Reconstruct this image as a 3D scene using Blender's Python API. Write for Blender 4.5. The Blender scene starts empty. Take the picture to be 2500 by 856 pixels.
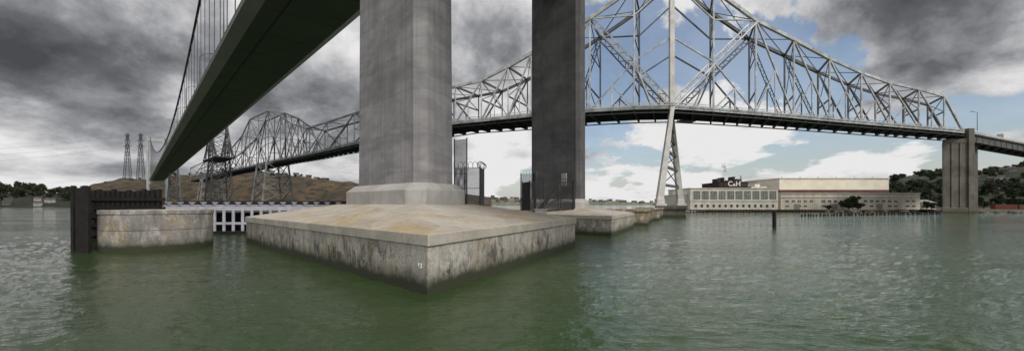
import bpy, math, random
from mathutils import Vector, noise, Matrix
random.seed(7)
scene=bpy.context.scene
COL=scene.collection
V=Vector
# ------------------------------------------------------------------ mesh helpers
class MB:
    def __init__(s): s.v=[]; s.f=[]
    def poly(s,pts,faces):
        o=len(s.v); s.v+= [tuple(p) for p in pts]; s.f+=[tuple(i+o for i in f) for f in faces]
    def beam(s,p,q,w,h=None,up=V((0,0,1))):
        p=V(p);q=V(q);h=w if h is None else h
        d=q-p
        if d.length<1e-5:return s
        d.normalize()
        if abs(d.dot(up))>.98: up=V((0,1,0)) if abs(d.y)<.9 else V((1,0,0))
        a=d.cross(up).normalized()*w*.5; b=a.cross(d).normalized()*h*.5
        pts=[p-a-b,p+a-b,p+a+b,p-a+b,q-a-b,q+a-b,q+a+b,q-a+b]
        s.poly(pts,[(0,1,2,3),(7,6,5,4),(0,4,5,1),(1,5,6,2),(2,6,7,3),(3,7,4,0)]); return s
    def box(s,x0,y0,z0,x1,y1,z1):
        pts=[(x0,y0,z0),(x1,y0,z0),(x1,y1,z0),(x0,y1,z0),(x0,y0,z1),(x1,y0,z1),(x1,y1,z1),(x0,y1,z1)]
        s.poly(pts,[(0,3,2,1),(4,5,6,7),(0,1,5,4),(1,2,6,5),(2,3,7,6),(3,0,4,7)]); return s
    def prism(s,rings,cap0=True,cap1=True):
        n=len(rings[0]); pts=[]; fs=[]
        for r in rings: pts+=list(r)
        for k in range(len(rings)-1):
            for i in range(n):
                j=(i+1)%n; fs.append((k*n+i,k*n+j,(k+1)*n+j,(k+1)*n+i))
        if cap0: fs.append(tuple(range(n-1,-1,-1)))
        if cap1: fs.append(tuple((len(rings)-1)*n+i for i in range(n)))
        s.poly(pts,fs); return s
    def cyl(s,p,q,r0,r1=None,n=10):
        p=V(p);q=V(q);r1=r0 if r1 is None else r1
        d=(q-p).normalized(); up=V((0,0,1)) if abs(d.z)<.9 else V((1,0,0))
        a=d.cross(up).normalized(); b=d.cross(a)
        R=lambda c,r:[c+a*math.cos(t*6.28318/n)*r-b*math.sin(t*6.28318/n)*r for t in range(n)]
        return s.prism([R(p,r0),R(q,r1)])
    def laced(s,p,q,w,t,side,n=None):
        p=V(p);q=V(q);d=(q-p);L=d.length;d.normalize()
        nrm=d.cross(V(side)).normalized()*w*.5
        s.beam(p+nrm,q+nrm,t*.8,t,V(side)); s.beam(p-nrm,q-nrm,t*.8,t,V(side))
        n=n or max(3,int(L/(w*1.1)))
        for i in range(n):
            a=p+d*L*i/n; b=p+d*L*(i+1)/n; sg=1 if i%2 else -1
            s.beam(a+nrm*sg,b-nrm*sg,t*.35,t*.45)
        return s
def make(name,mb,mat,parent=None,origin=None,label=None,category=None,kind=None,group=None,bevel=0,smooth=False):
    me=bpy.data.meshes.new(name)
    if parent is not None: o0=V(parent["o"])
    else: o0=V(origin) if origin is not None else V((0,0,0))
    me.from_pydata([tuple(V(v)-o0) for v in mb.v],[],mb.f); me.update()
    if mat: me.materials.append(mat)
    ob=bpy.data.objects.new(name,me); COL.objects.link(ob)
    if parent is not None: ob.parent=parent
    else: ob.location=o0; ob["o"]=list(o0)
    if label: ob["label"]=label
    if category: ob["category"]=category
    if kind: ob["kind"]=kind
    if group: ob["group"]=group
    if smooth:
        for p in me.polygons:p.use_smooth=True
    if bevel:
        m=ob.modifiers.new("bevel","BEVEL"); m.width=bevel; m.segments=2; m.limit_method='ANGLE'
    return ob
def thing(name,loc,label,category,group=None):
    e=bpy.data.objects.new(name,None); COL.objects.link(e); e.location=loc; e["o"]=list(loc)
    e["label"]=label; e["category"]=category; e.empty_display_size=.5
    if group:e["group"]=group
    return e
def clone(src,loc,rotz=0,sc=(1,1,1),label=None,tilt=0):
    t=src.copy(); COL.objects.link(t); t.location=loc; t.rotation_euler=(tilt,0,rotz); t.scale=sc
    if label:t["label"]=label
    for c in list(src.children):
        k=c.copy(); COL.objects.link(k); k.parent=t
    return t
# ------------------------------------------------------------------ material helpers
class M:
    def __init__(s,name):
        s.m=bpy.data.materials.new(name); s.m.use_nodes=True; s.t=s.m.node_tree; s.t.nodes.clear()
        s.out=s.n('ShaderNodeOutputMaterial'); s.b=s.n('ShaderNodeBsdfPrincipled'); s.l(s.b.outputs[0],s.out.inputs[0])
        s.g=s.n('ShaderNodeNewGeometry'); s.pos=s.g.outputs['Position']
    def n(s,t): return s.t.nodes.new(t)
    def l(s,a,b): s.t.links.new(a,b)
    def put(s,sock,val):
        if isinstance(val,bpy.types.NodeSocket): s.l(val,sock)
        elif isinstance(val,(tuple,list)) and len(val)==3 and sock.type=='RGBA': sock.default_value=(*val,1)
        else: sock.default_value=val
    def math(s,op,a,b=0,c=0,clamp=False):
        x=s.n('ShaderNodeMath'); x.operation=op; x.use_clamp=clamp
        s.put(x.inputs[0],a); s.put(x.inputs[1],b)
        return x.outputs[0]
    def vscale(s,v,sc):
        x=s.n('ShaderNodeVectorMath'); x.operation='MULTIPLY'; s.put(x.inputs[0],v); x.inputs[1].default_value=sc; return x.outputs[0]
    def noise(s,vec,scale,detail=5,rough=.55,dist=0):
        x=s.n('ShaderNodeTexNoise'); s.l(vec,x.inputs['Vector']); x.inputs['Scale'].default_value=scale
        x.inputs['Detail'].default_value=detail; x.inputs['Roughness'].default_value=rough; x.inputs['Distortion'].default_value=dist
        return x.outputs[0]
    def ramp(s,f,a,b,lo=0,hi=1,smooth=True):
        x=s.n('ShaderNodeMapRange'); x.interpolation_type='SMOOTHSTEP' if smooth else 'LINEAR'
        s.put(x.inputs[0],f); x.inputs[1].default_value=a; x.inputs[2].default_value=b; x.inputs[3].default_value=lo; x.inputs[4].default_value=hi
        return x.outputs[0]
    def mix(s,f,a,b,mode='MIX'):
        x=s.n('ShaderNodeMix'); x.data_type='RGBA'; x.blend_type=mode
        s.put(x.inputs[0],f); s.put(x.inputs[6],a); s.put(x.inputs[7],b); return x.outputs[2]
    def sep(s,v):
        x=s.n('ShaderNodeSeparateXYZ'); s.l(v,x.inputs[0]); return x.outputs
    def bump(s,h,dist,strength=1):
        x=s.n('ShaderNodeBump'); s.l(h,x.inputs['Height']); x.inputs['Distance'].default_value=dist; x.inputs['Strength'].default_value=strength
        s.l(x.outputs[0],s.b.inputs['Normal'])
    def col(s,c): s.put(s.b.inputs['Base Color'],c)
    def rough(s,r): s.put(s.b.inputs['Roughness'],r)
def simple(name,c,rough=.7,var=.25,scale=1.0,metal=0):
    m=M(name); n=m.noise(m.pos,scale,6); f=m.ramp(n,.3,.7)
    m.col(m.mix(f,tuple(x*(1-var) for x in c),tuple(min(1,x*(1+var)) for x in c))); m.rough(rough); m.b.inputs['Metallic'].default_value=metal
    return m.m
def concrete(name,lo,hi,lift=2.4,streak=.5,water=True,ochre=0.0,scl=1.0,band=.1,crust=0.0,pour=0.0,pale=.7,boards=0.0,seam=.5):
    m=M(name); z=m.sep(m.pos)[2]
    n1=m.ramp(m.noise(m.pos,.35*scl,8,.6,.4),.32,.68)
    c=m.mix(n1,lo,hi)
    if pour>0:
        hz=m.ramp(m.noise(m.vscale(m.pos,(.16,.16,.7)),1,9,.62,.4),.38,.66); c=m.mix(m.math('MULTIPLY',hz,pour),c,tuple(x*.55 for x in lo))
        hz2=m.ramp(m.noise(m.vscale(m.pos,(.25,.25,1.3)),1.3,9,.68,.5),.55,.68); c=m.mix(m.math('MULTIPLY',hz2,pour*.6),c,tuple(min(1,x*1.2) for x in hi))
    if boards>0:
        vb=m.ramp(m.noise(m.vscale(m.pos,(3.2,3.2,.03)),1,3,.5),.42,.6); c=m.mix(m.math('MULTIPLY',vb,boards),c,tuple(x*.5 for x in lo))
    b=m.math('FLOOR',m.math('DIVIDE',z,lift)); w=m.n('ShaderNodeTexWhiteNoise'); w.noise_dimensions='1D'; m.l(b,w.inputs['W'])
    bv=m.ramp(w.outputs[0],0,1,1-band,1+band,False)
    cc=m.n('ShaderNodeCombineXYZ')
    for i in range(3): m.l(bv,cc.inputs[i])
    c=m.mix(1,c,cc.outputs[0],'MULTIPLY')
    fr=m.math('FRACT',m.math('DIVIDE',z,lift)); ln=m.math('LESS_THAN',fr,.05/lift)
    c=m.mix(m.math('MULTIPLY',ln,seam),c,(.05,.05,.05))
    sv=m.vscale(m.pos,(1.6*scl,1.6*scl,.12*scl)); s1=m.ramp(m.noise(sv,1.1,7,.65,.3),.5,.72)
    c=m.mix(m.math('MULTIPLY',s1,streak),c,(.035,.035,.04))
    sv2=m.vscale(m.pos,(2.3*scl,2.3*scl,.1*scl)); s2=m.ramp(m.noise(sv2,.9,6,.6,.2),.56,.75)
    c=m.mix(m.math('MULTIPLY',s2,streak*pale),c,(.62,.60,.57))
    bl=m.ramp(m.noise(m.pos,2.2*scl,9,.7,.6),.60,.74); c=m.mix(m.math('MULTIPLY',bl,.3),c,(.06,.055,.06))
    if crust>0:
        y=m.ramp(m.noise(m.vscale(m.pos,(.7,.7,.4)),.8,6,.6),.48,.66); c=m.mix(m.math('MULTIPLY',y,.55),c,(.38,.28,.14))
        wv=m.ramp(m.noise(m.vscale(m.pos,(1.1,1.1,.6)),1.2,8,.65,.4),.5,.62); c=m.mix(m.math('MULTIPLY',wv,.55),c,(.66,.63,.58))
        k=m.ramp(m.noise(m.vscale(m.pos,(1.15,1.15,.5)),1.5,12,.80,.9),.45,.58)
        reg=m.ramp(m.noise(m.pos,.26,5,.65),.36,.56,.2,1)
        zz=m.ramp(z,2.4,.9,.5,1); c=m.mix(m.math('MULTIPLY',m.math('MULTIPLY',m.math('MULTIPLY',k,reg),zz),crust),c,(.05,.047,.045))
        k=m.ramp(m.noise(m.pos,7,8,.75,.5),.50,.62); c=m.mix(m.math('MULTIPLY',k,.45),c,(.09,.082,.075))
    if ochre>0:
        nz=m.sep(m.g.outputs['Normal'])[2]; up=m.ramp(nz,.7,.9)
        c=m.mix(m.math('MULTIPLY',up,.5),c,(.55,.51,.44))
        o=m.ramp(m.noise(m.pos,.14,11,.68,.8),.44,.68); c=m.mix(m.math('MULTIPLY',m.math('MULTIPLY',up,o),ochre),c,(.47,.34,.15))
        o=m.ramp(m.noise(m.pos,.40,11,.74,1.0),.46,.64); c=m.mix(m.math('MULTIPLY',m.math('MULTIPLY',up,o),.5),c,(.26,.22,.17))
        o=m.ramp(m.noise(m.pos,3.0,8,.75,.4),.52,.66); c=m.mix(m.math('MULTIPLY',o,.4),c,(.14,.125,.11))
    if water:
        wl=m.math('ADD',z,m.math('MULTIPLY',m.noise(m.pos,1.3,6),-.7)); f=m.ramp(wl,.36,-.02)
        c=m.mix(f,c,(.010,.012,.007))
        f=m.ramp(wl,.95,.15,0,.6); c=m.mix(f,c,(.065,.07,.04))
    m.col(c); m.rough(.88); m.bump(m.noise(m.pos,5*scl,9,.75),.06 if (crust or ochre) else .03,.8)
    return m.m
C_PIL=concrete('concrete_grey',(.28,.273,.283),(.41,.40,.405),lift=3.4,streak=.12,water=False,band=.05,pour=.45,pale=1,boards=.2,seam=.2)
C_PIL2=concrete('concrete_grey_shaded',(.095,.093,.097),(.15,.148,.15),lift=3.4,streak=.15,water=False,band=.08,pour=.35,pale=.3,boards=.2,seam=.25)  # same leg concrete, with the girder's shadow put into a darker colour
C_BLK=concrete('concrete_weathered',(.40,.37,.32),(.58,.55,.49),lift=9,streak=.12,crust=.95)
C_TOP=concrete('concrete_cap',(.40,.37,.31),(.56,.52,.45),lift=9,streak=.12,ochre=.75,water=False)
C_PED=concrete('concrete_pedestal',(.38,.37,.35),(.52,.50,.47),lift=9,streak=.2,water=False)
C_DRM=concrete('concrete_drum',(.28,.265,.25),(.45,.425,.40),lift=1.75,streak=.25,crust=.4,pour=.3)
C_PIER=concrete('concrete_pier',(.085,.078,.064),(.155,.14,.115),lift=4,streak=.35,scl=.5,pale=.3)
C_TAN=concrete('concrete_tan',(.17,.135,.095),(.28,.235,.17),lift=4,streak=.4,crust=.4)
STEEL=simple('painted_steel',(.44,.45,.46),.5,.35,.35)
STEELD=simple('shaded_steel',(.09,.094,.098),.6,.35,.35)  # dark copy of the truss steel, shade put into its colour
STEELF=simple('old_steel',(.09,.094,.098),.65,.3,.35)
STEELM=simple('distant_steel',(.19,.195,.20),.6,.35,.2)
WHITEST=simple('pale_steel',(.58,.57,.54),.5,.15,.4)
FARW=simple('distant_tower_paint',(.42,.43,.43),.6,.1,.1)
DECKM=simple('dark_deck',(.035,.037,.036),.8,.3,.3)
GIRD=simple('girder_paint_shaded',(.095,.10,.092),.6,.12,.12)  # shade under the girder is put into this darker colour
GIRDS=simple('girder_paint_lit_side',(.16,.165,.15),.55,.12,.12)  # same girder paint, its lighter side put into the colour
CABLE=simple('cable_dark',(.035,.02,.02),.6,.2)
TIMB=simple('tarred_timber',(.010,.009,.009),.8,.5,2)
WHITEP=simple('white_paint',(.46,.46,.52),.6,.15,1.5)
FENC=simple('galvanised_wire',(.13,.135,.145),.5,.2)
DKMET=simple('dark_metal',(.04,.04,.042),.6,.3)
# ------------------------------------------------------------------ camera
cam=bpy.data.cameras.new("camera"); co=bpy.data.objects.new("camera",cam); COL.objects.link(co)
co.location=(0,0,4); co.rotation_euler=(math.radians(90),0,0); cam.sensor_width=36; cam.lens=14.4; cam.shift_y=.0276
cam.clip_start=.1; cam.clip_end=20000; scene.camera=co
scene.view_settings.view_transform='Standard'; scene.view_settings.look='None'; scene.view_settings.exposure=0
# ------------------------------------------------------------------ world
w=bpy.data.worlds.new("World"); scene.world=w; w.use_nodes=True
class W(M):
    def __init__(s,t): s.t=t
t=w.node_tree; t.nodes.clear(); s=W(t)
out=s.n('ShaderNodeOutputWorld'); tc=s.n('ShaderNodeTexCoord'); d=tc.outputs['Generated']; X,Y,Z=s.sep(d)[:3]
zc=s.math('MAXIMUM',Z,0)
zz=s.math('MULTIPLY',s.math('DIVIDE',zc,s.math('ADD',zc,.28)),1.45)
cb=s.n('ShaderNodeCombineXYZ'); s.l(X,cb.inputs[0]); s.l(Y,cb.inputs[1]); s.l(zz,cb.inputs[2])
P=cb.outputs[0]
off=s.n('ShaderNodeVectorMath'); off.operation='ADD'; s.l(P,off.inputs[0]); off.inputs[1].default_value=(4.3,1.7,2.2); P2=off.outputs[0]
A=s.noise(P,3.6,13,.60,.1); B=s.noise(P2,2.5,13,.56,.1); Cn=s.noise(P,8.0,12,.64,.1)
left=s.ramp(X,.14,-.08); rightc=s.math('MULTIPLY',s.ramp(X,.56,.72),s.ramp(Z,.13,.24))
cov=s.math('ADD',A,s.math('ADD',s.math('MULTIPLY',left,.40),s.math('MULTIPLY',rightc,.25)))
cov=s.math('ADD',cov,s.math('MULTIPLY',s.math('MULTIPLY',s.ramp(X,-.16,-.06),s.ramp(X,.12,.04)),s.ramp(Z,.16,.08,0,-.30)))
cov=s.math('ADD',cov,s.ramp(Z,.12,.02,0,.035))
fac=s.ramp(cov,.475,.545)
fac=s.math('MAXIMUM',fac,s.ramp(Z,.09,.0,0.16,.5))
dark=s.math('MULTIPLY',s.ramp(X,-.12,-.42),s.math('MULTIPLY',s.ramp(Z,.085,.15),s.ramp(Z,.32,.24,.05,1)))
mid=s.math('MULTIPLY',s.math('MULTIPLY',s.ramp(X,-.3,-.05),s.ramp(X,.2,.05)),s.ramp(Z,.1,.3))
thick=s.ramp(cov,.55,.72,0,.05)
sh=s.math('ADD',s.math('MULTIPLY',B,.70),s.math('MULTIPLY',Cn,.30))
sh=s.math('ADD',s.math('MULTIPLY',s.math('SUBTRACT',sh,.5),1.2),.5)
sh=s.math('SUBTRACT',sh,s.math('ADD',s.math('MULTIPLY',dark,.10),s.math('MULTIPLY',rightc,.07)))
sh=s.math('SUBTRACT',sh,s.math('MULTIPLY',mid,.0)); sh=s.math('SUBTRACT',sh,s.math('MULTIPLY',thick,s.ramp(X,.1,.3)))
sh=s.math('ADD',sh,s.math('MULTIPLY',s.math('MULTIPLY',s.ramp(X,-.16,-.04),s.ramp(X,.2,.08)),s.ramp(Z,.3,.1,.03,.14)))
sh=s.math('ADD',sh,s.math('MULTIPLY',s.ramp(X,.15,.3),s.ramp(Z,.24,.1,.01,.08)))
sh=s.math('ADD',sh,s.ramp(Y,-.05,-.4,0,.10))
sh=s.math('ADD',sh,s.ramp(Z,.13,.03,0,.06)); sh=s.math('ADD',sh,.05)
cr=s.n('ShaderNodeValToRGB'); s.l(sh,cr.inputs[0]); e=cr.color_ramp.elements
e[0].position=.31; e[0].color=(.07,.072,.08,1); e[1].position=.66; e[1].color=(.82,.81,.81,1)
for p_,c_ in ((.41,(.14,.143,.155,1)),(.49,(.28,.285,.305,1)),(.56,(.52,.52,.535,1))):
    k=e.new(p_); k.color=c_
sky=s.n('ShaderNodeTexSky'); sky.sky_type='NISHITA'; sky.sun_disc=False; sky.sun_elevation=math.radians(46); sky.sun_rotation=math.radians(143)
sky.dust_density=2.0
b1=s.n('ShaderNodeBackground'); s.l(sky.outputs[0],b1.inputs[0]); b1.inputs[1].default_value=.13
b2=s.n('ShaderNodeBackground'); s.l(cr.outputs[0],b2.inputs[0]); b2.inputs[1].default_value=1.0
mx=s.n('ShaderNodeMixShader'); s.l(fac,mx.inputs[0]); s.l(b1.outputs[0],mx.inputs[1]); s.l(b2.outputs[0],mx.inputs[2]); s.l(mx.outputs[0],out.inputs[0])
sun=bpy.data.lights.new("sun",'SUN'); sun.energy=2.0; sun.angle=math.radians(10); sun.color=(1,.95,.88)
so=bpy.data.objects.new("sun",sun); COL.objects.link(so); so.rotation_euler=V((-.42,.55,-.72)).to_track_quat('-Z','Y').to_euler()
# ------------------------------------------------------------------ water (one sheet, real waves near, flat far)
m=M('water'); p2=m.vscale(m.pos,(.8,1.3,1))
h1=m.noise(p2,1.1,3,.5,.6); h2=m.noise(p2,3.0,4,.6,.5); h3=m.noise(p2,9,3,.5,.3)
gust=m.ramp(m.noise(m.vscale(m.pos,(.012,.035,1)),1,6,.6,.8),.4,.62,.55,1.1)
h=m.math('ADD',m.math('ADD',m.math('MULTIPLY',h1,.32),m.math('MULTIPLY',h2,.34)),m.math('MULTIPLY',h3,.14))
h=m.math('MULTIPLY',h,gust)
tint=m.ramp(m.noise(m.vscale(m.pos,(1,1.6,1)),.02,5),.35,.65)
xx=m.ramp(m.sep(m.pos)[0],-25,40)
c0_=m.mix(tint,(.030,.055,.014),(.042,.070,.022)); c1_=m.mix(tint,(.046,.088,.034),(.062,.106,.046))
m.col(m.mix(xx,c0_,c1_)); m.rough(.03); m.b.inputs['IOR'].default_value=1.38
m.bump(h,.165,1)
bs=[-60,-12,-4,-2.2,-1.7]+[-1.45+2.9*i/420 for i in range(421)]+[1.7,2.2,4,12,60]
Ds=[-600.,3.]
dcur=6.0
while dcur<330: Ds.append(dcur); dcur*=1.0135
Ds+=[420,700,1500,4000,12000]
pts=[]; nb_=len(bs)
for r_,D in enumerate(Ds):
    for b_ in bs:
        if D<0: pts.append((b_*150,D,0)); continue
        x,y=b_*D,D; z_=0
        if 6<=D<330 and abs(b_)<1.5:
            a_=min(1,(D-6)/3)*max(.0,min(1,(330-D)/200))*(1 if D<20 else max(.22,1-(D-20)/70))
            f1=noise.noise(V((x*.35+y*.08,y*.6-x*.1,.3)))
            f2=noise.noise(V((x*1.0-y*.2,y*1.6+x*.25,5.1)))
            f3=noise.noise(V((x*2.2+y*.6,y*3.4-x*.5,9.7))) if D<60 else 0
            z_=a_*(.060*f1+.034*(1-2*abs(f2))-.014+.020*f3)
        pts.append((x,y,z_))
fs=[]
for j in range(len(Ds)-1):
    for i in range(nb_-1):
        a_=j*nb_+i; fs.append((a_,a_+1,a_+nb_+1,a_+nb_))
mb=MB(); mb.v=pts; mb.f=fs
make('water',mb,m.m,kind='structure',label='rippled green strait water',category='water',smooth=True)
# ------------------------------------------------------------------ hills
def terrain_mat(name,a,b,c,sc=.01,patch=.55,pf=1):
    m=M(name); n=m.ramp(m.noise(m.pos,sc,9,.6,.5),.35,.65); k=m.mix(n,a,b)
    q=m.ramp(m.noise(m.vscale(m.pos,(1,1,1.5)),sc*5,8,.65),patch,patch+.09); k=m.mix(m.math('MULTIPLY',q,pf),k,c)
    m.col(k); m.rough(.95); return m.m
def interp(pr,b):
    if b<=pr[0][0]:return pr[0][1]
    for (x0,y0),(x1,y1) in zip(pr,pr[1:]):
        if b<=x1:
            t=(b-x0)/(x1-x0); t=t*t*(3-2*t)*.5+t*.5; return y0+(y1-y0)*t
    return pr[-1][1]
def hill(name,prof,D0,D1,mat,label,amp=.12,base=0.5,nx=160,ny=26,fr=.012):
    b0,b1=prof[0][0],prof[-1][0]
    def zf(b,D):
        t=(D-D0)/(D1-D0); c=interp(prof,b)
        sh=math.sin(min(t,1)*math.pi/2)**.9 if t<1 else max(0,1-(t-1)*.6)
        x,y=b*D,D
        n=noise.fractal(V((x*fr,y*fr,3)),1,2,6); r=abs(noise.noise(V((x*fr*1.3,y*fr*.4,9))))
        return base+c*sh*(1+amp*n)-c*.22*r*sh*(1 if t<.95 else 0)
    mb=MB(); pts=[]; fs=[]
    for j in range(ny):
        D=D0+(D1-D0)*1.6*j/(ny-1)
        for i in range(nx):
            b=b0+(b1-b0)*i/(nx-1); pts.append((b*D,D,zf(b,D) if j else -1))
    for j in range(ny-1):
        for i in range(nx-1):
            a=j*nx+i; fs.append((a,a+1,a+nx+1,a+nx))
    mb.poly(pts,fs); make(name,mb,mat,kind='structure',label=label,category='hill',smooth=True)
    return zf
BROWN=terrain_mat('dry_hillside',(.052,.037,.019),(.105,.070,.036),(.015,.018,.010),.014,.49,.92)
OLIVE=terrain_mat('scrub_shore',(.016,.020,.010),(.03,.033,.017),(.010,.013,.007),.02,.5,.9)
GREEN=terrain_mat('grassy_hillside',(.020,.030,.012),(.050,.065,.024),(.012,.018,.009),.015,.46,.95)
FARG=terrain_mat('hazy_far_hillside',(.14,.15,.10),(.22,.21,.13),(.06,.075,.06),.01,.5,.8)  # distance haze put into the colours by lightening them
zb=hill('hill',[(-1.13,2),(-1.07,26),(-1.02,50),(-.95,62),(-.90,60),(-.82,68),(-.71,78),(-.65,84),(-.59,76),(-.5,62),(-.42,56),(-.3,42),(-.15,30),(-.05,18)],720,950,BROWN,'dry brown bluff with dark scrub patches',.1)
zl=hill('hill',[(-1.5,28),(-1.3,26),(-1.2,24),(-1.1,22),(-1.05,15),(-.98,8)],560,700,OLIVE,'low wooded shore beside the strait',.15)
zf_=hill('hill',[(-.2,20),(-.05,34),(.02,28),(.15,18),(.22,20),(.30,10),(.42,10),(.55,6)],1500,2000,FARG,'distant pale green coastal hills',.25,fr=.006)
zr=hill('hill',[(.85,2),(.9,28),(.97,38),(1.03,40),(1.1,36),(1.16,40),(1.25,52),(1.45,62),(1.7,50)],300,520,GREEN,'green hillside with trees and houses',.12,base=1)
LANDM=terrain_mat('bank_ground',(.09,.08,.055),(.16,.14,.10),(.04,.05,.025),.08,.5,.8)
mb=MB(); edge=[(92,203),(120,203),(160,203),(188,204),(206,200),(214,188),(226,180),(250,182),(330,190),(520,230)]
pts=[(x,y,-.5) for x,y in edge]+[(x+.5,y+1.5,.75) for x,y in edge]+[(95+ (x-92)*1.25,330,1.2) for x,y in edge]
n=len(edge); mb.poly(pts,[(i,i+1,n+i+1,n+i) for i in range(n-1)]+[(n+i,n+i+1,2*n+i+1,2*n+i) for i in range(n-1)])
make('ground',mb,LANDM,kind='structure',label='low gravel bank along the water',category='ground')
# ------------------------------------------------------------------ suspension tower legs + blocks
u=V((-.703,.711,0)).normalized(); v=V((.42,.908,0)).normalized()
def leg_ring(C,a,b,ca,cb,z,k=1):
    C=V((C[0],C[1],0)); r=[]
    for (i,j) in ((-(a-ca),-b),(a-ca,-b),(a,-(b-cb)),(a,b-cb),(a-ca,b),(-(a-ca),b),(-a,b-cb),(-a,-(b-cb))):
        r.append(C+u*i*k+v*j*k+V((0,0,z)))
    return r[::-1]
SB=thing('suspension_bridge',(-10.7,40.4,4),'grey suspension bridge with concrete tower legs and steel box girder','bridge')
C1=(-10.7,40.4); C2=(7.5,67.5)
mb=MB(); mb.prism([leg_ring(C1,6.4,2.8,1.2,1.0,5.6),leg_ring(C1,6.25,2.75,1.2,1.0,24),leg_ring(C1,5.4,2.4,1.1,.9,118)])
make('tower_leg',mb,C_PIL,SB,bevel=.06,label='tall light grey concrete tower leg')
mb=MB(); mb.prism([leg_ring(C1,7.2,4.2,1.6,1.2,3.2),leg_ring(C1,7.2,4.2,1.6,1.2,5.15),leg_ring(C1,6.6,3.2,1.3,1.1,5.75)])
make('leg_pedestal',mb,C_PED,SB,bevel=.05)
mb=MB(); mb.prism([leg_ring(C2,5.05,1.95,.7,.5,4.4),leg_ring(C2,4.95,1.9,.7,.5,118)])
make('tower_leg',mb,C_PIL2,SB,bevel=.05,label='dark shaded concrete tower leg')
mb=MB(); mb.prism([leg_ring(C2,5.6,2.9,1.0,.8,2.4),leg_ring(C2,5.6,2.9,1.0,.8,4.2),leg_ring(C2,5.2,2.25,.8,.6,4.75)])
make('leg_pedestal',mb,C_PED,SB,bevel=.05)
for zc_ in (39.5,108):
    mb=MB(); mb.beam(V((-10.7,40.4,zc_))+u*0,V((7.5,67.5,zc_)),4,4); make('cross_beam',mb,C_PIL,SB)
def caisson(A,L,R,zt,zh,C,fa,fb,label,cap=.53):
    A=V(A);L=V(L);R=V(R);B=L+R-A
    q=[A,R,B,L]; cen=(A+B)*.5
    def ring(z,off):
        r=[]
        for p in q:
            d=(p-cen); r.append(V((cen.x,cen.y,0))+V((d.x,d.y,0))*(1+off/d.length)+V((0,0,z)))
        return r
    T=thing('concrete_caisson',(cen.x,cen.y,0),label,'bridge footing')
    mb=MB(); mb.prism([ring(-3,-.12),ring(zt-cap,-.12)]); make('caisson_wall',mb,C_BLK,T,bevel=.05)
    mb=MB(); Cc=V((C[0],C[1],0)); top=[Cc-u*fa-v*fb,Cc-u*fa+v*fb,Cc+u*fa+v*fb,Cc+u*fa-v*fb]
    top=[p+V((0,0,zh)) for p in top]
    mb.prism([ring(zt-cap+.002,.0),ring(zt,.0),top]); make('sloped_cap',mb,C_TOP,T,bevel=.04)
    return T
K1=caisson((-3.65,17.8,0),(-27.5,42.2,0),(6.1,38.8,0),2.66,3.95,C1,7.3,4.4,'huge weathered concrete bridge footing with sloping stained top')
K2=caisson((12.2,50,0),(-5,66.5,0),(20.3,68,0),2.55,3.3,C2,6.0,3.3,'weathered concrete footing under the dark tower leg',.5)
def text_mesh(body,size,ext,bold=0):
    cu=bpy.data.curves.new('t','FONT'); cu.body=body; cu.size=size; cu.extrude=ext; cu.offset=bold; cu.align_x='CENTER'
    to=bpy.data.objects.new('t',cu); COL.objects.link(to); bpy.context.view_layer.update()
    me=bpy.data.meshes.new_from_object(to.evaluated_get(bpy.context.evaluated_depsgraph_get())); bpy.data.objects.remove(to); return me
SWM=simple('sign_white',(.74,.74,.72),.5,.04)
me=text_mesh("13",.36,.03,0); me.materials.append(SWM)
o=bpy.data.objects.new('painted_number',me); COL.objects.link(o); o.parent=K1
Av=V((-3.65,17.8,0)); uu=(V((-27.5,42.2,0))-Av).normalized(); nn=V((-uu.y,uu.x,0))
if nn.y>0: nn=-nn
pos=Av+uu*.75-nn*.05+V((0,0,1.1))
R=Matrix((-uu,V((0,0,1)),nn)).transposed().to_4x4(); R.translation=pos-V(K1["o"]); o.matrix_local=R
mb=MB(); mb.box(2.2,38.9,3.0,3.3,40,3.42).box(2.1,38.8,3.42,3.4,40.1,3.5)
make('utility_box',mb,C_PED,origin=(2.7,39.4,3.0),label='small pale utility box on the footing edge',category='box')
# girder
dv=V((-.675,.737,0)).normalized(); nv=V((-dv.y,dv.x,0))
if nv.x>0: nv=-nv
G0=V((-33,88,0))
def gp(t,off,z): return G0+dv*t+nv*off+V((0,0,z))
def strip(sec0,sec1,ts,mat,name,**k):
    mb=MB()
    rings=[[gp(t,o,z) for o,z in sec0] for t in ts]; n=len(sec0); pts=[p for r in rings for p in r]; fs=[]
    for a in range(len(ts)-1):
        for i in range(n):
            j=(i+1)%n; fs.append((a*n+i,a*n+j,(a+1)*n+j,(a+1)*n+i))
    mb.poly(pts,fs); return make(name,mb,mat,SB,**k)
ts=[-110+i*15 for i in range(66)]
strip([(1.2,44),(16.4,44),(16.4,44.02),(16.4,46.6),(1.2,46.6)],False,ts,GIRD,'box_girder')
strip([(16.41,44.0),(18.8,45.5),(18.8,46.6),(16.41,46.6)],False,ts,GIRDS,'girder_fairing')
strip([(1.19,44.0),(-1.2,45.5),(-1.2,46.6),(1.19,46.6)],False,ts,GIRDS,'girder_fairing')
strip([(18.6,46.6),(18.75,46.6),(18.75,47.2),(18.6,47.2)],False,ts,STEELD,'parapet')
strip([(-1.15,46.6),(-1.0,46.6),(-1.0,47.2),(-1.15,47.2)],False,ts,STEELD,'parapet')
strip([(12.6,43.86),(12.8,43.86),(12.8,43.99),(12.6,43.99)],False,ts,DECKM,'inspection_rail')
mb=MB()
for i in range(60): mb.beam(gp(-100+i*15.5,1.4,43.985),gp(-100+i*15.5,16.2,43.985),.1,.03)
make('plate_seams',mb,DECKM,SB,kind='stuff')
def cz(t):
    tt=t-330; return 53+(.00045 if tt<0 else .00024)*tt*tt
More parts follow.
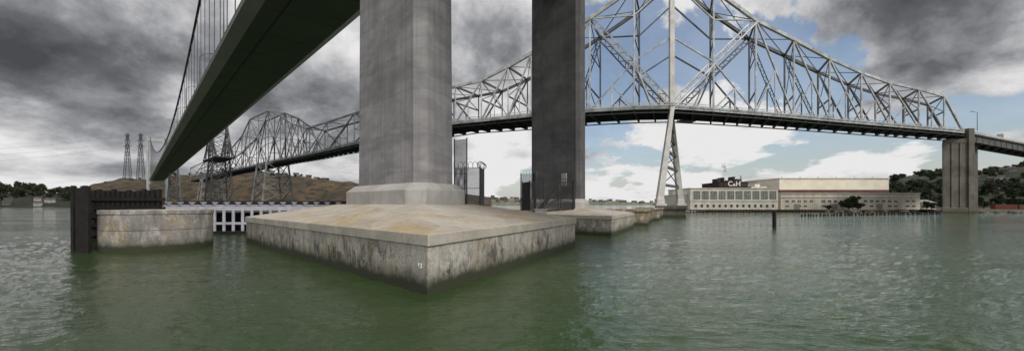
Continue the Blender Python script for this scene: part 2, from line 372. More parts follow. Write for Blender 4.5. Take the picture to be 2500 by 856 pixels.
for side,off_ in ((0,18.3),(1,-.8)):
    mb=MB(); tl=[-60+i*10 for i in range(0,92)]
    for a,b in zip(tl,tl[1:]): mb.cyl(gp(a,off_,cz(a)),gp(b,off_,cz(b)),.42,n=8)
    make('main_cable',mb,CABLE,SB)
    if side: bulk=MB()
    for i in range(75):
        t_=-20+i*11.5
        if side: bulk.cyl(gp(t_,off_,46.5),gp(t_,off_,cz(t_)),.1,n=5)
        else:
            mb=MB(); mb.cyl(gp(t_-.35,off_,46.5),gp(t_-.35,off_,cz(t_)),.075,n=5).cyl(gp(t_+.35,off_,46.5),gp(t_+.35,off_,cz(t_)),.075,n=5); make('hanger',mb,STEELD,SB)
    if side: make('hanger',bulk,STEELD,SB,kind='stuff')
ft=850
for off_ in (-3,21):
    mb=MB(); mb.beam(gp(ft,off_,2),gp(ft,off_,119),3.0,3.0,V((0,1,0))); make('tower_leg',mb,FARW,SB)
for zc_ in (40,114):
    mb=MB(); mb.beam(gp(ft,-3,zc_),gp(ft,21,zc_),3,4.5); make('cross_beam',mb,FARW,SB)
L0=thing('street_lamp',gp(40,18.7,46.6),'slender grey lamp post on the suspension bridge deck','street lamp','lamps along the suspension bridge')
mb=MB(); b=V(L0["o"]); mb.cyl(b,b+V((0,0,9.5)),.16,.1,6); make('pole',mb,STEELD,L0)
mb=MB(); mb.cyl(b+V((0,0,9.4)),b+V((1.6,.2,10.6)),.09,.08,6).cyl(b+V((1.6,.2,10.6)),b+V((3.2,.4,10.7)),.08,.07,6); make('arm',mb,STEELD,L0)
mb=MB(); mb.box(b.x+3.1,b.y+.2,b.z+10.55,b.x+4.2,b.y+.65,b.z+10.8); make('lamp_head',mb,STEELD,L0)
for i in range(1,5): clone(L0,gp(40+i*55,18.7,46.6))
# ------------------------------------------------------------------ truss bridge
ST=[(201.6,183,0),(188.1,178.3,14.7),(171.8,173,16.3),(154.5,167.5,17.3),(138.5,162.4,19.8),(121.6,156.9,23.5),(103.9,151,28.4),(86.6,145.5,33),
(69.1,140.4,41.3),(53.1,136.2,50.7),(40.9,137.3,40.4),(26.8,141,31.7),(16.7,144.8,26.6),(7,148.8,22.6),(-1.5,152.4,18.9),(-11.8,157.6,15.3),
(-22.4,162.4,14.3),(-34.6,173,15),(-55.9,192.8,15.6),(-84.4,219.2,16.2),(-110,244.3,16.6),(-135,268.9,17.2),(-153.7,285.7,23.5),(-169,299,32.0),
(-190.4,320,40.5),(-227.6,355.6,41.0),(-245.5,372,29),(-279.5,405,20),(-324.5,450.7,17.5),(-375,500,19),(-448.5,571.4,17.7)]
TI=9; ZB=36.0
keyd=[(0,(.5,.86)),(9,(.37,.93)),(15,(.45,.89)),(20,(.69,.72)),(30,(.69,.72))]
def odir(i):
    for (a,da),(b_,db) in zip(keyd,keyd[1:]):
        if a<=i<=b_:
            t=(i-a)/(b_-a); return V((da[0]+(db[0]-da[0])*t,da[1]+(db[1]-da[1])*t,0)).normalized()
def wid(i): return 18 if i<=14 else (12 if i>=20 else 18-(i-14))
TB=thing('truss_bridge',(53.1,136.2,0),'silver steel cantilever truss bridge crossing the strait','bridge')
def bot(i,s): x,y,h=ST[i]; return V((x,y,ZB))+odir(i)*wid(i)*s
def top(i,s): return bot(i,s)+V((0,0,ST[i][2]))
NS=len(ST)
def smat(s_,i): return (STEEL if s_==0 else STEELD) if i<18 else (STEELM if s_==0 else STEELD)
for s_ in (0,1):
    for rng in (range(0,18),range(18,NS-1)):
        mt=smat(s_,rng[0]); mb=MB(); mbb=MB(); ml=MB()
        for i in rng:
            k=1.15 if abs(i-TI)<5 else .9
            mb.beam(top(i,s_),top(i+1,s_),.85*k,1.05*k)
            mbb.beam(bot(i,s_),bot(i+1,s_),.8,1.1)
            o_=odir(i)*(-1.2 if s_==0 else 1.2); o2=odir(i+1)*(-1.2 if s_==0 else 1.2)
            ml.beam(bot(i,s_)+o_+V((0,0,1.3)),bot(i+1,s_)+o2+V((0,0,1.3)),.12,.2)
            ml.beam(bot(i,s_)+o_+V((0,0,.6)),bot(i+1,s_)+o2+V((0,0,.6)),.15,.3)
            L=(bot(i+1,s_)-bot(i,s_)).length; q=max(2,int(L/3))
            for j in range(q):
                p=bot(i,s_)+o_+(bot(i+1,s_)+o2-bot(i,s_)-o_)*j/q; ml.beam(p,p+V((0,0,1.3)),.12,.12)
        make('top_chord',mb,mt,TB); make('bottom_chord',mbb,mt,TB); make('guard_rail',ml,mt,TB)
    mt=smat(s_,0)
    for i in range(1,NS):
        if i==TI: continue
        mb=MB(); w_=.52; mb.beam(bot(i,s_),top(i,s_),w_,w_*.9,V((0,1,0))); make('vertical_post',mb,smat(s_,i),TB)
    def web(pairs,main,lace,t_,mt_):
        mb=MB()
        for p,q in pairs: mb.beam(p,q,t_,t_)
        if lace: mb.laced(main[0],main[1],1.15,.36,odir(5))
        else: mb.beam(main[0],main[1],t_*1.6,t_*1.6)
        make('web_brace',mb,mt_,TB)
    for i in range(NS-1):
        j=i+1
        if i in (7,8,9,10): continue
        hi,lo=(i,j) if ST[i][2]>=ST[j][2] else (j,i)
        if 15<=i<=20: hi,lo=(i,j) if i%2 else (j,i)
        if i==0: continue
        a=top(hi,s_); b_=bot(lo,s_); mid_=(a+b_)/2; bm=(bot(i,s_)+bot(j,s_))/2
        pr=[(mid_,bm)]
        if ST[hi][2]>17: pr.append((mid_,bot(hi,s_)))
        if i>=20:
            pr.append((bot(hi,s_),top(lo,s_)))
            if ST[hi][2]>24: pr+= [((top(hi,s_)+bot(hi,s_))/2,(top(lo,s_)+bot(lo,s_))/2),(bm,(top(i,s_)+top(j,s_))/2)]
        web(pr,(a,b_),(5<=i<=12 and s_==1),.34 if i<20 else .38,smat(s_,i))
    for (n1,n2) in ((8,7),(10,11)):
        T0=bot(TI,s_); E=top(n2,s_); mid_=(T0+E)/2
        mb=MB(); mb.laced(T0+V((0,0,1)),E,1.7,.6,odir(5)); make('raking_strut',mb,mt,TB)
        x1=bot(n1,s_); mid_=V((x1.x,x1.y,mid_.z))
        mb=MB(); tz=lambda z:V((T0.x,T0.y,z))
        for p,q in ((mid_,tz(ZB+23.5)),(mid_,bot(n2,s_)),(mid_,(T0+x1)/2),(V((x1.x,x1.y,ZB+31)),E),(V((x1.x,x1.y,ZB+31)),tz(ZB+42)),((x1+bot(n2,s_))/2,(mid_+bot(n2,s_))/2),((mid_+bot(n2,s_))/2,V((x1.x,x1.y,ZB+.2)))):
            mb.beam(p,q,.45,.45)
        make('web_brace',mb,mt,TB)
for i in range(1,NS):
    mb=MB(); a,b_=top(i,0),top(i,1); k=1 if i<18 else .8; h=ST[i][2]
    mb.beam(a,b_,.5*k,.7*k)
    dz=V((0,0,-max(3,(h-8)))) if i!=TI else V((0,0,-3))
    mb.beam(a+dz,b_+dz,.4*k,.5*k)
    if i!=TI and h<30: 
        mb.beam(a,b_+dz,.22*k,.25*k).beam(b_,a+dz,.22*k,.25*k)
    elif i!=TI:
        hz=dz/2; mb.beam(a,b_+hz,.25*k).beam(b_,a+hz,.25*k).beam(a+hz,b_+hz,.3*k)
    make('sway_frame',mb,STEELD,TB)
    if i<NS-1:
        mb=MB(); c,d_=top(i+1,0),top(i+1,1); mb.beam(a,d_,.22*k,.25*k).beam(b_,c,.22*k,.25*k); make('top_lateral_brace',mb,STEELD,TB)
mb=MB(); fl=MB()
for i in range(NS-1):
    a,b_,c,d_=bot(i,0),bot(i,1),bot(i+1,1),bot(i+1,0); oa=odir(i); ob_=odir(i+1)
    r0=[a+oa*.5+V((0,0,-.1)),b_-oa*.5+V((0,0,-.1)),c-ob_*.5+V((0,0,-.1)),d_+ob_*.5+V((0,0,-.1))]
    mb.prism([[p for p in r0],[p+V((0,0,.45)) for p in r0]])
    L=(d_-a).length; q=max(2,int(L/6))
    for j in range(q):
        p=a+(d_-a)*j/q; r=b_+(c-b_)*j/q; fl.beam(p+V((0,0,-.95)),r+V((0,0,-.95)),.4,1.7)
    for f in (.12,.3,.5,.7,.88):
        fl.beam(a+(b_-a)*f+V((0,0,-.55)),d_+(c-d_)*f+V((0,0,-.55)),.3,.9)
    for f in (0,1):
        fl.beam(a+(b_-a)*f+V((0,0,-1.6)),d_+(c-d_)*f+V((0,0,-1.6)),.4,.35)
make('deck',mb,DECKM,TB); make('floor_framing',fl,DECKM,TB)
nb=V((48.3,134,5.4)); fb=V((64.0,156,5.4)); nt=bot(TI,0); ftp=bot(TI,1)
for s_,(b0,t0) in enumerate(((nb,nt),(fb,ftp))):
    mb=MB(); mb.beam(t0+V((0,0,-1)),t0+V((0,0,50.7)),1.5,1.5,V((0,1,0))); make('tower_post',mb,WHITEST,TB)
    mb=MB(); a=V((1,-.1,0))
    mb.prism([[b0+a*x*1.0+V((0,y,0)) for x,y in((-1,-1),(1,-1),(1,1),(-1,1))],[t0+V((0,0,-.8))+a*x*.6+V((0,y*.7,0)) for x,y in((-1,-1),(1,-1),(1,1),(-1,1))]]); make('tower_leg',mb,WHITEST,TB)
    mb=MB(); mb.prism([[b0+V((x*w_,y*w_,z_)) for x,y in((-1,-1),(1,-1),(1,1),(-1,1))] for w_,z_ in ((1.7,-2),(1.7,-1.3),(1.25,-1.2),(1.25,.2))]); make('leg_shoe',mb,WHITEST,TB)
P_=lambda s_,f:(nb+(nt-nb)*f) if s_==0 else (fb+(ftp-fb)*f)
mb=MB()
for f in (.16,.36,.53,.68,.82): mb.beam(P_(0,f),P_(1,f),.6,.9)
make('tower_strut',mb,STEELD,TB)
mb=MB()
for f0,f1 in ((.16,.36),(.36,.53),(.53,.68),(.68,.82)): mb.beam(P_(0,f0),P_(1,f1),.25).beam(P_(1,f0),P_(0,f1),.25)
make('tower_brace',mb,STEELD,TB)
for f in (.24,.41,.63,.83):
    mb=MB(); a=bot(TI,0)+V((0,0,50*f)); b_=bot(TI,1)+V((0,0,50*f)); mb.beam(a,b_,.7,.7); make('tower_cross_strut',mb,STEELD,TB)
mb=MB(); dd=V((.37,.93,0)).normalized(); pp=V((dd.y,-dd.x,0)); c0=V((48.1,124,0)); ln_=42
ring=lambda z,e:[c0-pp*(4.2+e)-dd*e+V((0,0,z)),c0+pp*(4.2+e)-dd*e+V((0,0,z)),c0+pp*(4.2+e)+dd*(ln_+e)+V((0,0,z)),c0-pp*(4.2+e)+dd*(ln_+e)+V((0,0,z))]
mb.prism([ring(-2,0),ring(2.4,0),ring(2.4,.4),ring(3.4,.4)]); make('pier',mb,C_PIER,TB,bevel=.08)
mb=MB(); c=V((62,146,33.3))
mb.beam(c+V((-3,0,0)),c+V((3,.6,0)),3,.3).beam(c+V((-3,0,1.2)),c+V((3,.6,1.2)),.15).beam(c+V((-3,0,0)),c+V((-3,0,2.2)),.2).beam(c+V((3,.6,0)),c+V((3,.6,2.2)),.2).beam(c+V((0,.3,0)),c+V((0,.3,2.2)),.2)
make('maintenance_cradle',mb,DKMET,TB)
def lattice(mb,base,topp,levels,wd,wb):
    P=lambda k,f:V(base[k])+(V(topp[k])-V(base[k]))*f
    for k in range(4): mb.beam(base[k],topp[k],wd,wd,V((0,1,0)))
    for a,b_ in zip(levels,levels[1:]):
        for k in range(4):
            l=(k+1)%4
            mb.beam(P(k,b_),P(l,b_),wb).beam(P(k,a),P(l,b_),wb).beam(P(l,a),P(k,b_),wb)
def quad(c,d,hl,hw,z):
    d=V((d[0],d[1],0)).normalized(); p=V((d.y,-d.x,0)); c=V((c[0],c[1],0))
    return [c-d*hl-p*hw+V((0,0,z)),c+d*hl-p*hw+V((0,0,z)),c+d*hl+p*hw+V((0,0,z)),c-d*hl+p*hw+V((0,0,z))]
cc=bot(24,0)+odir(24)*3
mb=MB(); lattice(mb,quad(cc,(-.72,.69),14,10.5,6),quad(cc,(-.72,.69),12,7.5,35),[0,.33,.66,1],1.1,.5); make('steel_tower',mb,STEELM,TB)
mb=MB(); q0=quad(cc,(-.72,.69),16,12,-1); mb.prism([q0,[p+V((0,0,7)) for p in q0]]); make('pier',mb,C_PIER,TB)
cc=(bot(29,0)+bot(29,1))/2
mb=MB(); lattice(mb,quad(cc,(-.72,.69),9,12,6),quad(cc,(-.72,.69),6,9,35),[0,.33,.66,1],1.2,.7); make('steel_tower',mb,STEELM,TB)
mb=MB(); q=[V((194.5,184.8,0)),V((204,183,0)),V((219,194.5,0)),V((210,200,0))]; cen=sum(q,V((0,0,0)))/4
rg=lambda z,k:[cen+(p-cen)*k+V((0,0,z)) for p in q]
mb.prism([rg(-1,1.08),rg(2.2,1.08),rg(2.4,1.0),rg(31,1.0),rg(31.2,1.02),rg(33,1.02)]); make('end_pier',mb,C_PIER,TB,bevel=.1)
for (x,y) in ((204.7,183.6),(218.5,194.5)):
    mb=MB(); mb.prism([[V((x+a*1.3,y+b_*1.3,z)) for a,b_ in((-1,-1),(1,-1),(1,1),(-1,1))] for z in (-1,37.6)]); make('pier_pilaster',mb,C_PIER,TB,bevel=.1)
for k in (1,2):
    f=k/3; p=q[0]+(q[1]-q[0])*f; mb=MB(); mb.prism([[p+V((a*.35,b_*.2-.1,z)) for a,b_ in((-1,-1),(1,-1),(1,1),(-1,1))] for z in (2.4,31)]); make('pier_rib',mb,C_PIER,TB)
# approach viaduct (falls gently away from the pier)
AV=thing('approach_viaduct',(215,188,0),'plate girder approach span with pale parapet beyond the pier','bridge')
a=V((205.5,184.5,0)); dA=V((.93,.36,0)).normalized(); wA=V((.5,.86,0)).normalized(); dA=V((dA.x,dA.y,-.042))
for nm,f0,f1,z0,z1,mt in (('deck',-1,17,35.2,35.8,DECKM),('plate_girder',0,.6,32.2,35.19,STEELF),('plate_girder',15.4,16,32.2,35.19,STEELF),('parapet',-1,-.7,35.81,36.7,C_PED),('parapet',16.7,17,35.81,36.7,C_PED)):
    mb=MB(); r=[a+wA*f0,a+wA*f1,a+wA*f1+dA*170,a+wA*f0+dA*170]; mb.prism([[p+V((0,0,z0)) for p in r][::-1],[p+V((0,0,z1)) for p in r][::-1]]); make(nm,mb,mt,AV)
mb=MB()
for i in range(30): p=a-wA*.1+dA*(i*5.5+2); mb.beam(p+V((0,0,32.3)),p+V((0,0,35.1)),.3,.3)
for i in range(20): p=a+dA*(i*8.5+2); mb.beam(p+wA*.6+V((0,0,34)),p+wA*15.4+V((0,0,34)),.4,2)
make('girder_stiffeners',mb,STEELF,AV,kind='stuff')
for s_ in (100,165):
    p=a+wA*8+dA*s_; p.z=0; mb=MB(); mb.prism([[p+V((x,y,z)) for x,y in((-2,-6),(2,-6),(2,6),(-2,6))] for z in (-1,34-.042*s_-2)]); make('pier',mb,C_PIER,AV)
p=V((209,184,36.9)); LL=thing('street_lamp',tuple(p),'tall pale lamp post on the approach viaduct','street lamp')
mb=MB(); mb.cyl(p,p+V((0,0,8)),.14,.1,6); make('pole',mb,FENC,LL)
mb=MB(); mb.cyl(p+V((0,0,8)),p+V((-2,0,8.5)),.08,.07,6); make('arm',mb,FENC,LL)
mb=MB(); mb.box(p.x-2.9,p.y-.2,p.z+8.35,p.x-1.9,p.y+.2,p.z+8.6); make('lamp_head',mb,FENC,LL)
VW=simple('van_white',(.7,.7,.7),.4,.05); TYRE=simple('tyre_rubber',(.02,.02,.02),.9,.1)
pv=a+wA*2.5+dA*34; pv.z+=35.8; VN=thing('box_truck',tuple(pv),'white box truck driving along the approach viaduct','truck')
ax=V((dA.x,dA.y,0)).normalized(); ay=V((-ax.y,ax.x,0))
mb=MB(); mb.beam(pv-ax*2.8+V((0,0,2.0)),pv+ax*1.8+V((0,0,2.0)),2.3,2.6); make('cargo_box',mb,VW,VN)
mb=MB(); r=[pv+ax*1.9-ay*1.05,pv+ax*3.9-ay*1.05,pv+ax*3.9+ay*1.05,pv+ax*1.9+ay*1.05]; mb.prism([[p+V((0,0,.5)) for p in r],[p+V((0,0,1.4)) for p in r],[r[0]+V((0,0,2.3)),r[1]-ax*.7+V((0,0,2.3)),r[2]-ax*.7+V((0,0,2.3)),r[3]+V((0,0,2.3))]]); make('cab',mb,VW,VN)
for sx in (-1.7,2.9):
    for sy in (-1,1):
        c=pv+ax*sx+ay*sy*.95+V((0,0,.42)); mb=MB(); mb.cyl(c-ay*.13,c+ay*.13,.42,n=14); make('wheel',mb,TYRE,VN)
# ------------------------------------------------------------------ old bridge remains
OB=thing('old_bridge_tower',(-214.5,300,0),'dark lattice tower of the old bridge with cut truss stub','bridge tower')
dO=V((-.72,.69,0)).normalized(); cO=V((-214.5,300,0))
mb=MB(); lattice(mb,quad(cO,dO,10,7,5),quad(cO,dO,7,5,36),[0,.25,.5,.75,1],.8,.4); make('tower_base',mb,STEELF,OB)
mb=MB(); lattice(mb,quad(cO,dO,7,5,37),quad(cO,dO,1.2,4.4,62),[0,.25,.5,.75,1],.65,.34); make('tower_head',mb,STEELF,OB)
mb=MB(); q0=quad(cO,dO,11,10,-1); mb.prism([q0,[p+V((0,0,6)) for p in q0]]); make('pier',mb,C_PIER,OB)
mb=MB(); mb.beam(cO-dO*20+V((0,0,36.5)),cO+dO*26+V((0,0,36.5)),11,1.0)
make('deck_stub',mb,DECKM,OB)
for s_ in (-5,5):
    pO=V((dO.y,-dO.x,0))*s_; mb=MB()
    for sg,L in ((1,26),(-1,20)):
        n_=3
        for i in range(n_):
            a=cO+pO+dO*sg*L*i/n_; b_=cO+pO+dO*sg*L*(i+1)/n_; ha=25*(1-i/n_)**1.2+0.0; hb=25*(1-(i+1)/n_)**1.2
            mb.beam(a+V((0,0,37+ha)),b_+V((0,0,37+hb)),.6).beam(a+V((0,0,37)),b_+V((0,0,37)),.6).beam(a+V((0,0,37+ha)),b_+V((0,0,37)),.4).beam(b_+V((0,0,37)),b_+V((0,0,37+hb)),.4).beam(a+V((0,0,37)),(a+b_)/2+V((0,0,37+(ha+hb)/2)),.32)
    make('cantilever_arm',mb,STEELF,OB)
OB2=thing('old_bridge_tower',(-429,520,0),'smaller lattice steel tower of the old bridge','bridge tower')
mb=MB(); cO=V((-429,520,0)); lattice(mb,quad(cO,dO,7,6,5),quad(cO,dO,3,3.5,54),[0,.25,.5,.75,1],1.0,.5); make('tower_frame',mb,STEELM,OB2)
mb=MB(); q0=quad(cO,dO,9,8,-1); mb.prism([q0,[p+V((0,0,6)) for p in q0]]); make('pier',mb,C_PIER,OB2)
def pylon(x,y,z):
    T=thing('power_pylon',(x,y,z),'tall steel lattice power pylon on the brown bluff','pylon','power pylons on the bluff')
    o=V((x,y,z)); mb=MB(); lattice(mb,quad(o,(1,0),7.5,3,z-6),quad(o,(1,0),3.0,2,z+60),[0,.3,.55,.78,1],.75,.36); lattice(mb,quad(o,(1,0),3.0,2,z+60),quad(o,(1,0),1.6,1.2,z+98),[0,.5,1],.65,.36); make('lattice_frame',mb,STEELF,T)
    for h,ln in ((70,8.5),(82,8),(94,7)):
        mb=MB(); mb.beam(o+V((-ln,0,h)),o+V((ln,0,h)),.8,.8).beam(o+V((-ln,0,h)),o+V((0,0,h+4)),.4).beam(o+V((ln,0,h)),o+V((0,0,h+4)),.4); make('cross_arm',mb,STEELF,T)
    return T
pylon(-845,900,60); pylon(-816,900,60)
mb=MB()
for h in (130,142,154):
    for dx in (-6.5,6.5):
        pts=[V((-845+dx,900,h))+ (V((-1500,700,h-40))-V((-845,900,h)))*(i/12)+V((0,0,-30*(1-(2*i/12-1)**2))) for i in range(13)]
        for a,b_ in zip(pts,pts[1:]): mb.cyl(a,b_,.07,n=4)
make('power_line',mb,STEELD,origin=(-845,900,130),label='thin sagging power lines running from the pylons',category='power line',kind='stuff')
# ------------------------------------------------------------------ drum and timber fender
DR=thing('concrete_dolphin',(-32.3,37.5,0),'round weathered concrete dolphin drum standing in the water','dolphin')
cr_=lambda r,z,n=80:[V((-32.3+r*math.cos(i*6.28318/n),37.5+r*math.sin(i*6.28318/n),z)) for i in range(n)]
mb=MB(); mb.prism([cr_(4.0,-2),cr_(4.0,1.72),cr_(3.96,1.74),cr_(3.96,1.78),cr_(4.0,1.8),cr_(4.0,3.12),cr_(4.06,3.14),cr_(4.06,3.45)],cap1=False)
make('drum_wall',mb,C_DRM,DR)
mb=MB(); mb.prism([cr_(4.06,3.451),cr_(3.6,3.46),cr_(3.6,3.1)],cap0=False); make('drum_top',mb,C_PED,DR)
TF=thing('timber_fender',(-37,35,0),'black tarred timber fender wall wrapping the concrete drum','fender')
path=[V((-34.75,33.6,0)),V((-36.6,34.2,0)),V((-50,46.8,0)),V((-39.8,47.2,0))]
for sgi,(a,b_,sp) in enumerate(zip(path,path[1:],(.33,.5,.55))):
    L=(b_-a).length; n_=int(L/sp); dr=(b_-a).normalized()
    for i in range(n_):
        p=a+dr*sp*i; mb=MB(); hz=5.45+random.uniform(-.15,.15) if sgi<2 else 5.5+random.uniform(-.1,.2)
        tw=.24 if sgi<2 else .36
        mb.beam(p+V((0,0,-1)),p+V((random.uniform(-.04,.04),0,hz)),tw,tw,V((0,1,0))); make('timber_post',mb,TIMB,TF)
    for z in (.5,1.5,2.5,3.5,4.5):
        nn_=V((dr.y,-dr.x,0)); mb=MB(); mb.beam(a+nn_*.23+V((0,0,z)),b_+nn_*.23+V((0,0,z)),.2,.32); make('waler',mb,TIMB,TF)
# ------------------------------------------------------------------ white catwalk fender
CW=thing('white_catwalk',(-35,53,0),'white painted fender catwalk on piles between the footings','catwalk')
a=V((-46,54,0)); b_=V((-20,56,0))
for z,hh in ((3.4,.55),(1.4,.3)):
    mb=MB(); mb.beam(a+V((0,0,z)),b_+V((0,0,z)),.45,hh); make('catwalk_beam',mb,WHITEP,CW)
mb=MB(); mb.beam(a+V((0,1.3,3.78)),b_+V((0,1.3,3.78)),2.6,.12); make('walkway',mb,WHITEP,CW)
for i in range(22):
    p=a+(b_-a)*(i+.5)/22; mb=MB(); mb.cyl(p+V((0,-.1,-1)),p+V((0,-.1,3.2)),.19,n=10); make('pile',mb,WHITEP,CW)
for i in range(18):
    p=a+(b_-a)*(i+.5)/18; mb=MB(); mb.cyl(p+V((0,0,3.84)),p+V((0,0,4.1)),.22,.22,10).cyl(p+V((0,0,4.1)),p+V((0,0,4.22)),.36,.36,10); make('bollard_cap',mb,WHITEP,CW)
mb=MB(); mb.beam(a+V((0,-.6,.15)),b_+V((0,-.6,.15)),.5,.5); make('timber_rubbing_strip',mb,TIMB,CW)
mb=MB(); mb.beam(a+V((0,2.4,4.15)),b_+V((0,2.4,4.15)),.25,.5); make('timber_rubbing_strip',mb,TIMB,CW)
mb=MB(); mb.beam(a+V((0,2.6,1.5)),b_+V((0,2.6,1.5)),.3,2.6); make('timber_sheeting',mb,TIMB,CW)
def rockblock(x0,y0,w_,l_,zt,lab):
    mb=MB(); dd=V((.25,.97,0)); c=V((x0,y0,0)); r=[c,c+V((w_,0,0)),c+V((w_,0,0))+dd*l_,c+dd*l_]
    mb.prism([[p+V((0,0,z))for p in r]for z in(-2,zt-.5)])
    r2=[r[0]+V((-.25,-.25,0)),r[1]+V((.25,-.25,0)),r[2]+V((.25,.25,0)),r[3]+V((-.25,.25,0))]
    mb.prism([[p+V((0,0,z))for p in r2]for z in(zt-.498,zt)])
    make('concrete_dolphin',mb,C_TAN,origin=(x0,y0,0),label=lab,category='dolphin',bevel=.06)
rockblock(17.5,76,7.9,6,3.0,'square brown stained concrete dolphin beyond the footing')
rockblock(24.0,88,6.0,5,2.9,'smaller tan concrete dolphin further out in the water')
rockblock(30.5,99,5.2,5,3.0,'small tan concrete dolphin in a receding row')
rockblock(37.0,112,4.2,5,2.9,'last small tan concrete dolphin before the steel tower')
def fence(name,path,z0,z1,label,coil=True,sp=.4,r=.018,post=.05,mtl=None):
    mtl=mtl or FENC
    T=thing(name,(path[0][0],path[0][1],z0),label,'fence'); w_=MB()
    for (a,b_) in zip(path,path[1:]):
        a=V((a[0],a[1],0));b_=V((b_[0],b_[1],0)); L=(b_-a).length; d_=(b_-a).normalized(); n_=max(1,round(L/2.2))
        for i in range(n_+1):
            p=a+d_*L*i/n_; mb=MB(); mb.cyl(p+V((0,0,z0)),p+V((0,0,z1+.2)),post,n=6); make('fence_post',mb,mtl,T)
        for z in (z0+.2,(z0+z1)/2,z1): mb=MB(); mb.beam(a+V((0,0,z)),b_+V((0,0,z)),.05); make('fence_rail',mb,mtl,T)
        H=z1-z0; s_=-H
        while s_<L:
            t0=max(0,s_); t1=min(L,s_+H)
            if t1>t0:
                w_.beam(a+d_*t0+V((0,0,z0+t0-s_)),a+d_*t1+V((0,0,z0+t1-s_)),r); w_.beam(a+d_*t0+V((0,0,z1-(t0-s_))),a+d_*t1+V((0,0,z1-(t1-s_))),r)
            s_+=sp
    make('wire_mesh',w_,mtl,T)
    if coil:
        mb=MB()
        for (a,b_) in zip(path,path[1:]):
            a=V((a[0],a[1],z1+.35));b_=V((b_[0],b_[1],z1+.35)); d_=(b_-a).normalized(); nn_=V((d_.y,-d_.x,0)); L=(b_-a).length; n_=int(L*14); pr=None
            for i in range(n_+1):
                th=i*.9; p=a+d_*L*i/n_+nn_*math.cos(th)*.35+V((0,0,math.sin(th)*.35))
                if pr: mb.beam(pr,p,.03)
                pr=p
        make('razor_coil',mb,mtl,T)
    return T
fence('chain_link_fence',[(-6.3,44.8),(-4.85,44)],3.6,10.9,'tall chain link screen beside the tower leg',False,.18,.034,.07)
fence('chain_link_fence',[(-6.0,42.9),(-4.9,42.6),(-3.3,42.2),(-3.1,45)],3.5,7.7,'chain link gate topped with coiled razor wire',True,.19,.034,.07)
fence('chain_link_fence',[(1.6,63),(2.6,60.0),(8.9,59.6),(9.4,61.6)],3.0,7.2,'dark chain link fence around the stair landing',False,.22,.055,.1,DKMET)
fence('chain_link_fence',[(1.4,64),(3.4,63.4),(3.6,62.5)],3.0,8.6,'tall barbed gate frame beside the dark tower leg',True,.25,.045,.1,DKMET)
SS=thing('steel_staircase',(5,61,3),'dark steel staircase climbing to a door in the tower leg','staircase')
s0=V((4.2,61.3,3.1)); s1=V((7.4,62.3,6.7)); wdir=V((-.3,.95,0))*1.0
for o_ in (V((0,0,0)),wdir):
    mb=MB(); mb.beam(s0+o_,s1+o_,.08,.25); make('stringer',mb,DKMET,SS)
    mb=MB(); mb.beam(s0+o_+V((0,0,1.1)),s1+o_+V((0,0,1.1)),.06); mb.beam(s1+o_+V((0,0,1.1)),s1+o_+V((1.9,.3,1.1)),.06)
    for i in range(6): p=s0+(s1-s0)*i/5+o_; mb.beam(p,p+V((0,0,1.1)),.05)
    make('handrail',mb,DKMET,SS)
for i in range(18):
    p=s0+(s1-s0)*(i+.5)/18; mb=MB(); mb.beam(p,p+wdir,.28,.05); make('stair_tread',mb,DKMET,SS)
mb=MB(); mb.beam(s1+wdir*.5,s1+wdir*.5+V((2.3,.4,0)),1.3,.12).beam(s1+V((1.9,.3,0)),s1+V((1.9,.3,-3.6)),.12).beam(s1,s1+V((0,0,-3.4)),.12); make('landing',mb,DKMET,SS)
fn=V((-.711,-.703,0)); dc=V((8.34,64.25,0))+fn*.28
mb=MB(); mb.beam(dc+V((0,0,6.75)),dc+V((0,0,8.75)),1.0,.16,V(fn))
DO=make('door',mb,simple('door_paint',(.42,.41,.36),.6,.1),SB,label='pale door in the dark tower leg')
# ------------------------------------------------------------------ factory
CREAM=M('cream_wall'); nn1=CREAM.ramp(CREAM.noise(CREAM.vscale(CREAM.pos,(.5,.5,.08)),1,8,.66),.4,.66)
CREAM.col(CREAM.mix(nn1,(.76,.71,.59),(.58,.53,.43))); CREAM.rough(.85); CREAM=CREAM.m
WALLT=simple('offwhite_wall',(.70,.67,.58),.85,.14,.35); UPW=simple('tan_metal_wall',(.73,.69,.58),.8,.08,.2)
MAROON=simple('maroon_cladding',(.11,.045,.035),.8,.2,.4); GLASS=simple('window_glass',(.09,.13,.11),.25,.5,.6); GLD=simple('window_dark',(.035,.04,.04),.3,.4,.8); BRICK=simple('brick_wall',(.045,.028,.025),.85,.3,1); ROOF=simple('pale_roof',(.60,.58,.52),.7,.1,.3)
q=.215
X_=lambda px:(px-1250)*q
FA=thing('factory',(X_(1790),215,.8),'white refinery hall with tall green glazed windows','factory')
mb=MB(); mb.box(X_(1685),215,.6,X_(1900),245,11.9); make('wall',mb,WALLT,FA)
mb=MB(); mb.box(X_(1685)-.3,214.7,11.9,X_(1900)+.3,245.3,12.35); make('cornice',mb,ROOF,FA)
mb=MB(); mb.box(X_(1685)-.1,214.75,5.3,X_(1900)-.01,214.99,5.7); make('ledge',mb,ROOF,FA)
mb=MB(); mb.box(X_(1664),218,.6,X_(1684.9),240,8.6).box(X_(1664)-.2,217.8,8.6,X_(1684.9),240.2,9.0); make('side_wing',mb,WALLT,FA)
for i in range(10):
    x=X_(1693+i*20.6); W_=3.5; mb=MB(); mb.box(x,214.9,6.4,x+W_,214.995,10.7); wn=make('window',mb,GLASS,FA)
    mb=MB()
    for j in range(5): mb.box(x+j*W_/4-.05,214.82,6.4,x+j*W_/4+.05,214.9,10.7)
    for j in range(5): mb.box(x-.05,214.8,6.35+j*1.07,x+W_+.05,214.82,6.47+j*1.07)
    make('window_frame',mb,ROOF,FA)
for i in range(14):
    x=X_(1696+i*14.5); mb=MB(); mb.box(x,214.9,2.2,x+1.2,214.995,3.6); make('small_window',mb,GLD,FA)
FB=thing('factory',(X_(2075),215,.8),'long cream riverside warehouse with two rows of small windows','factory')
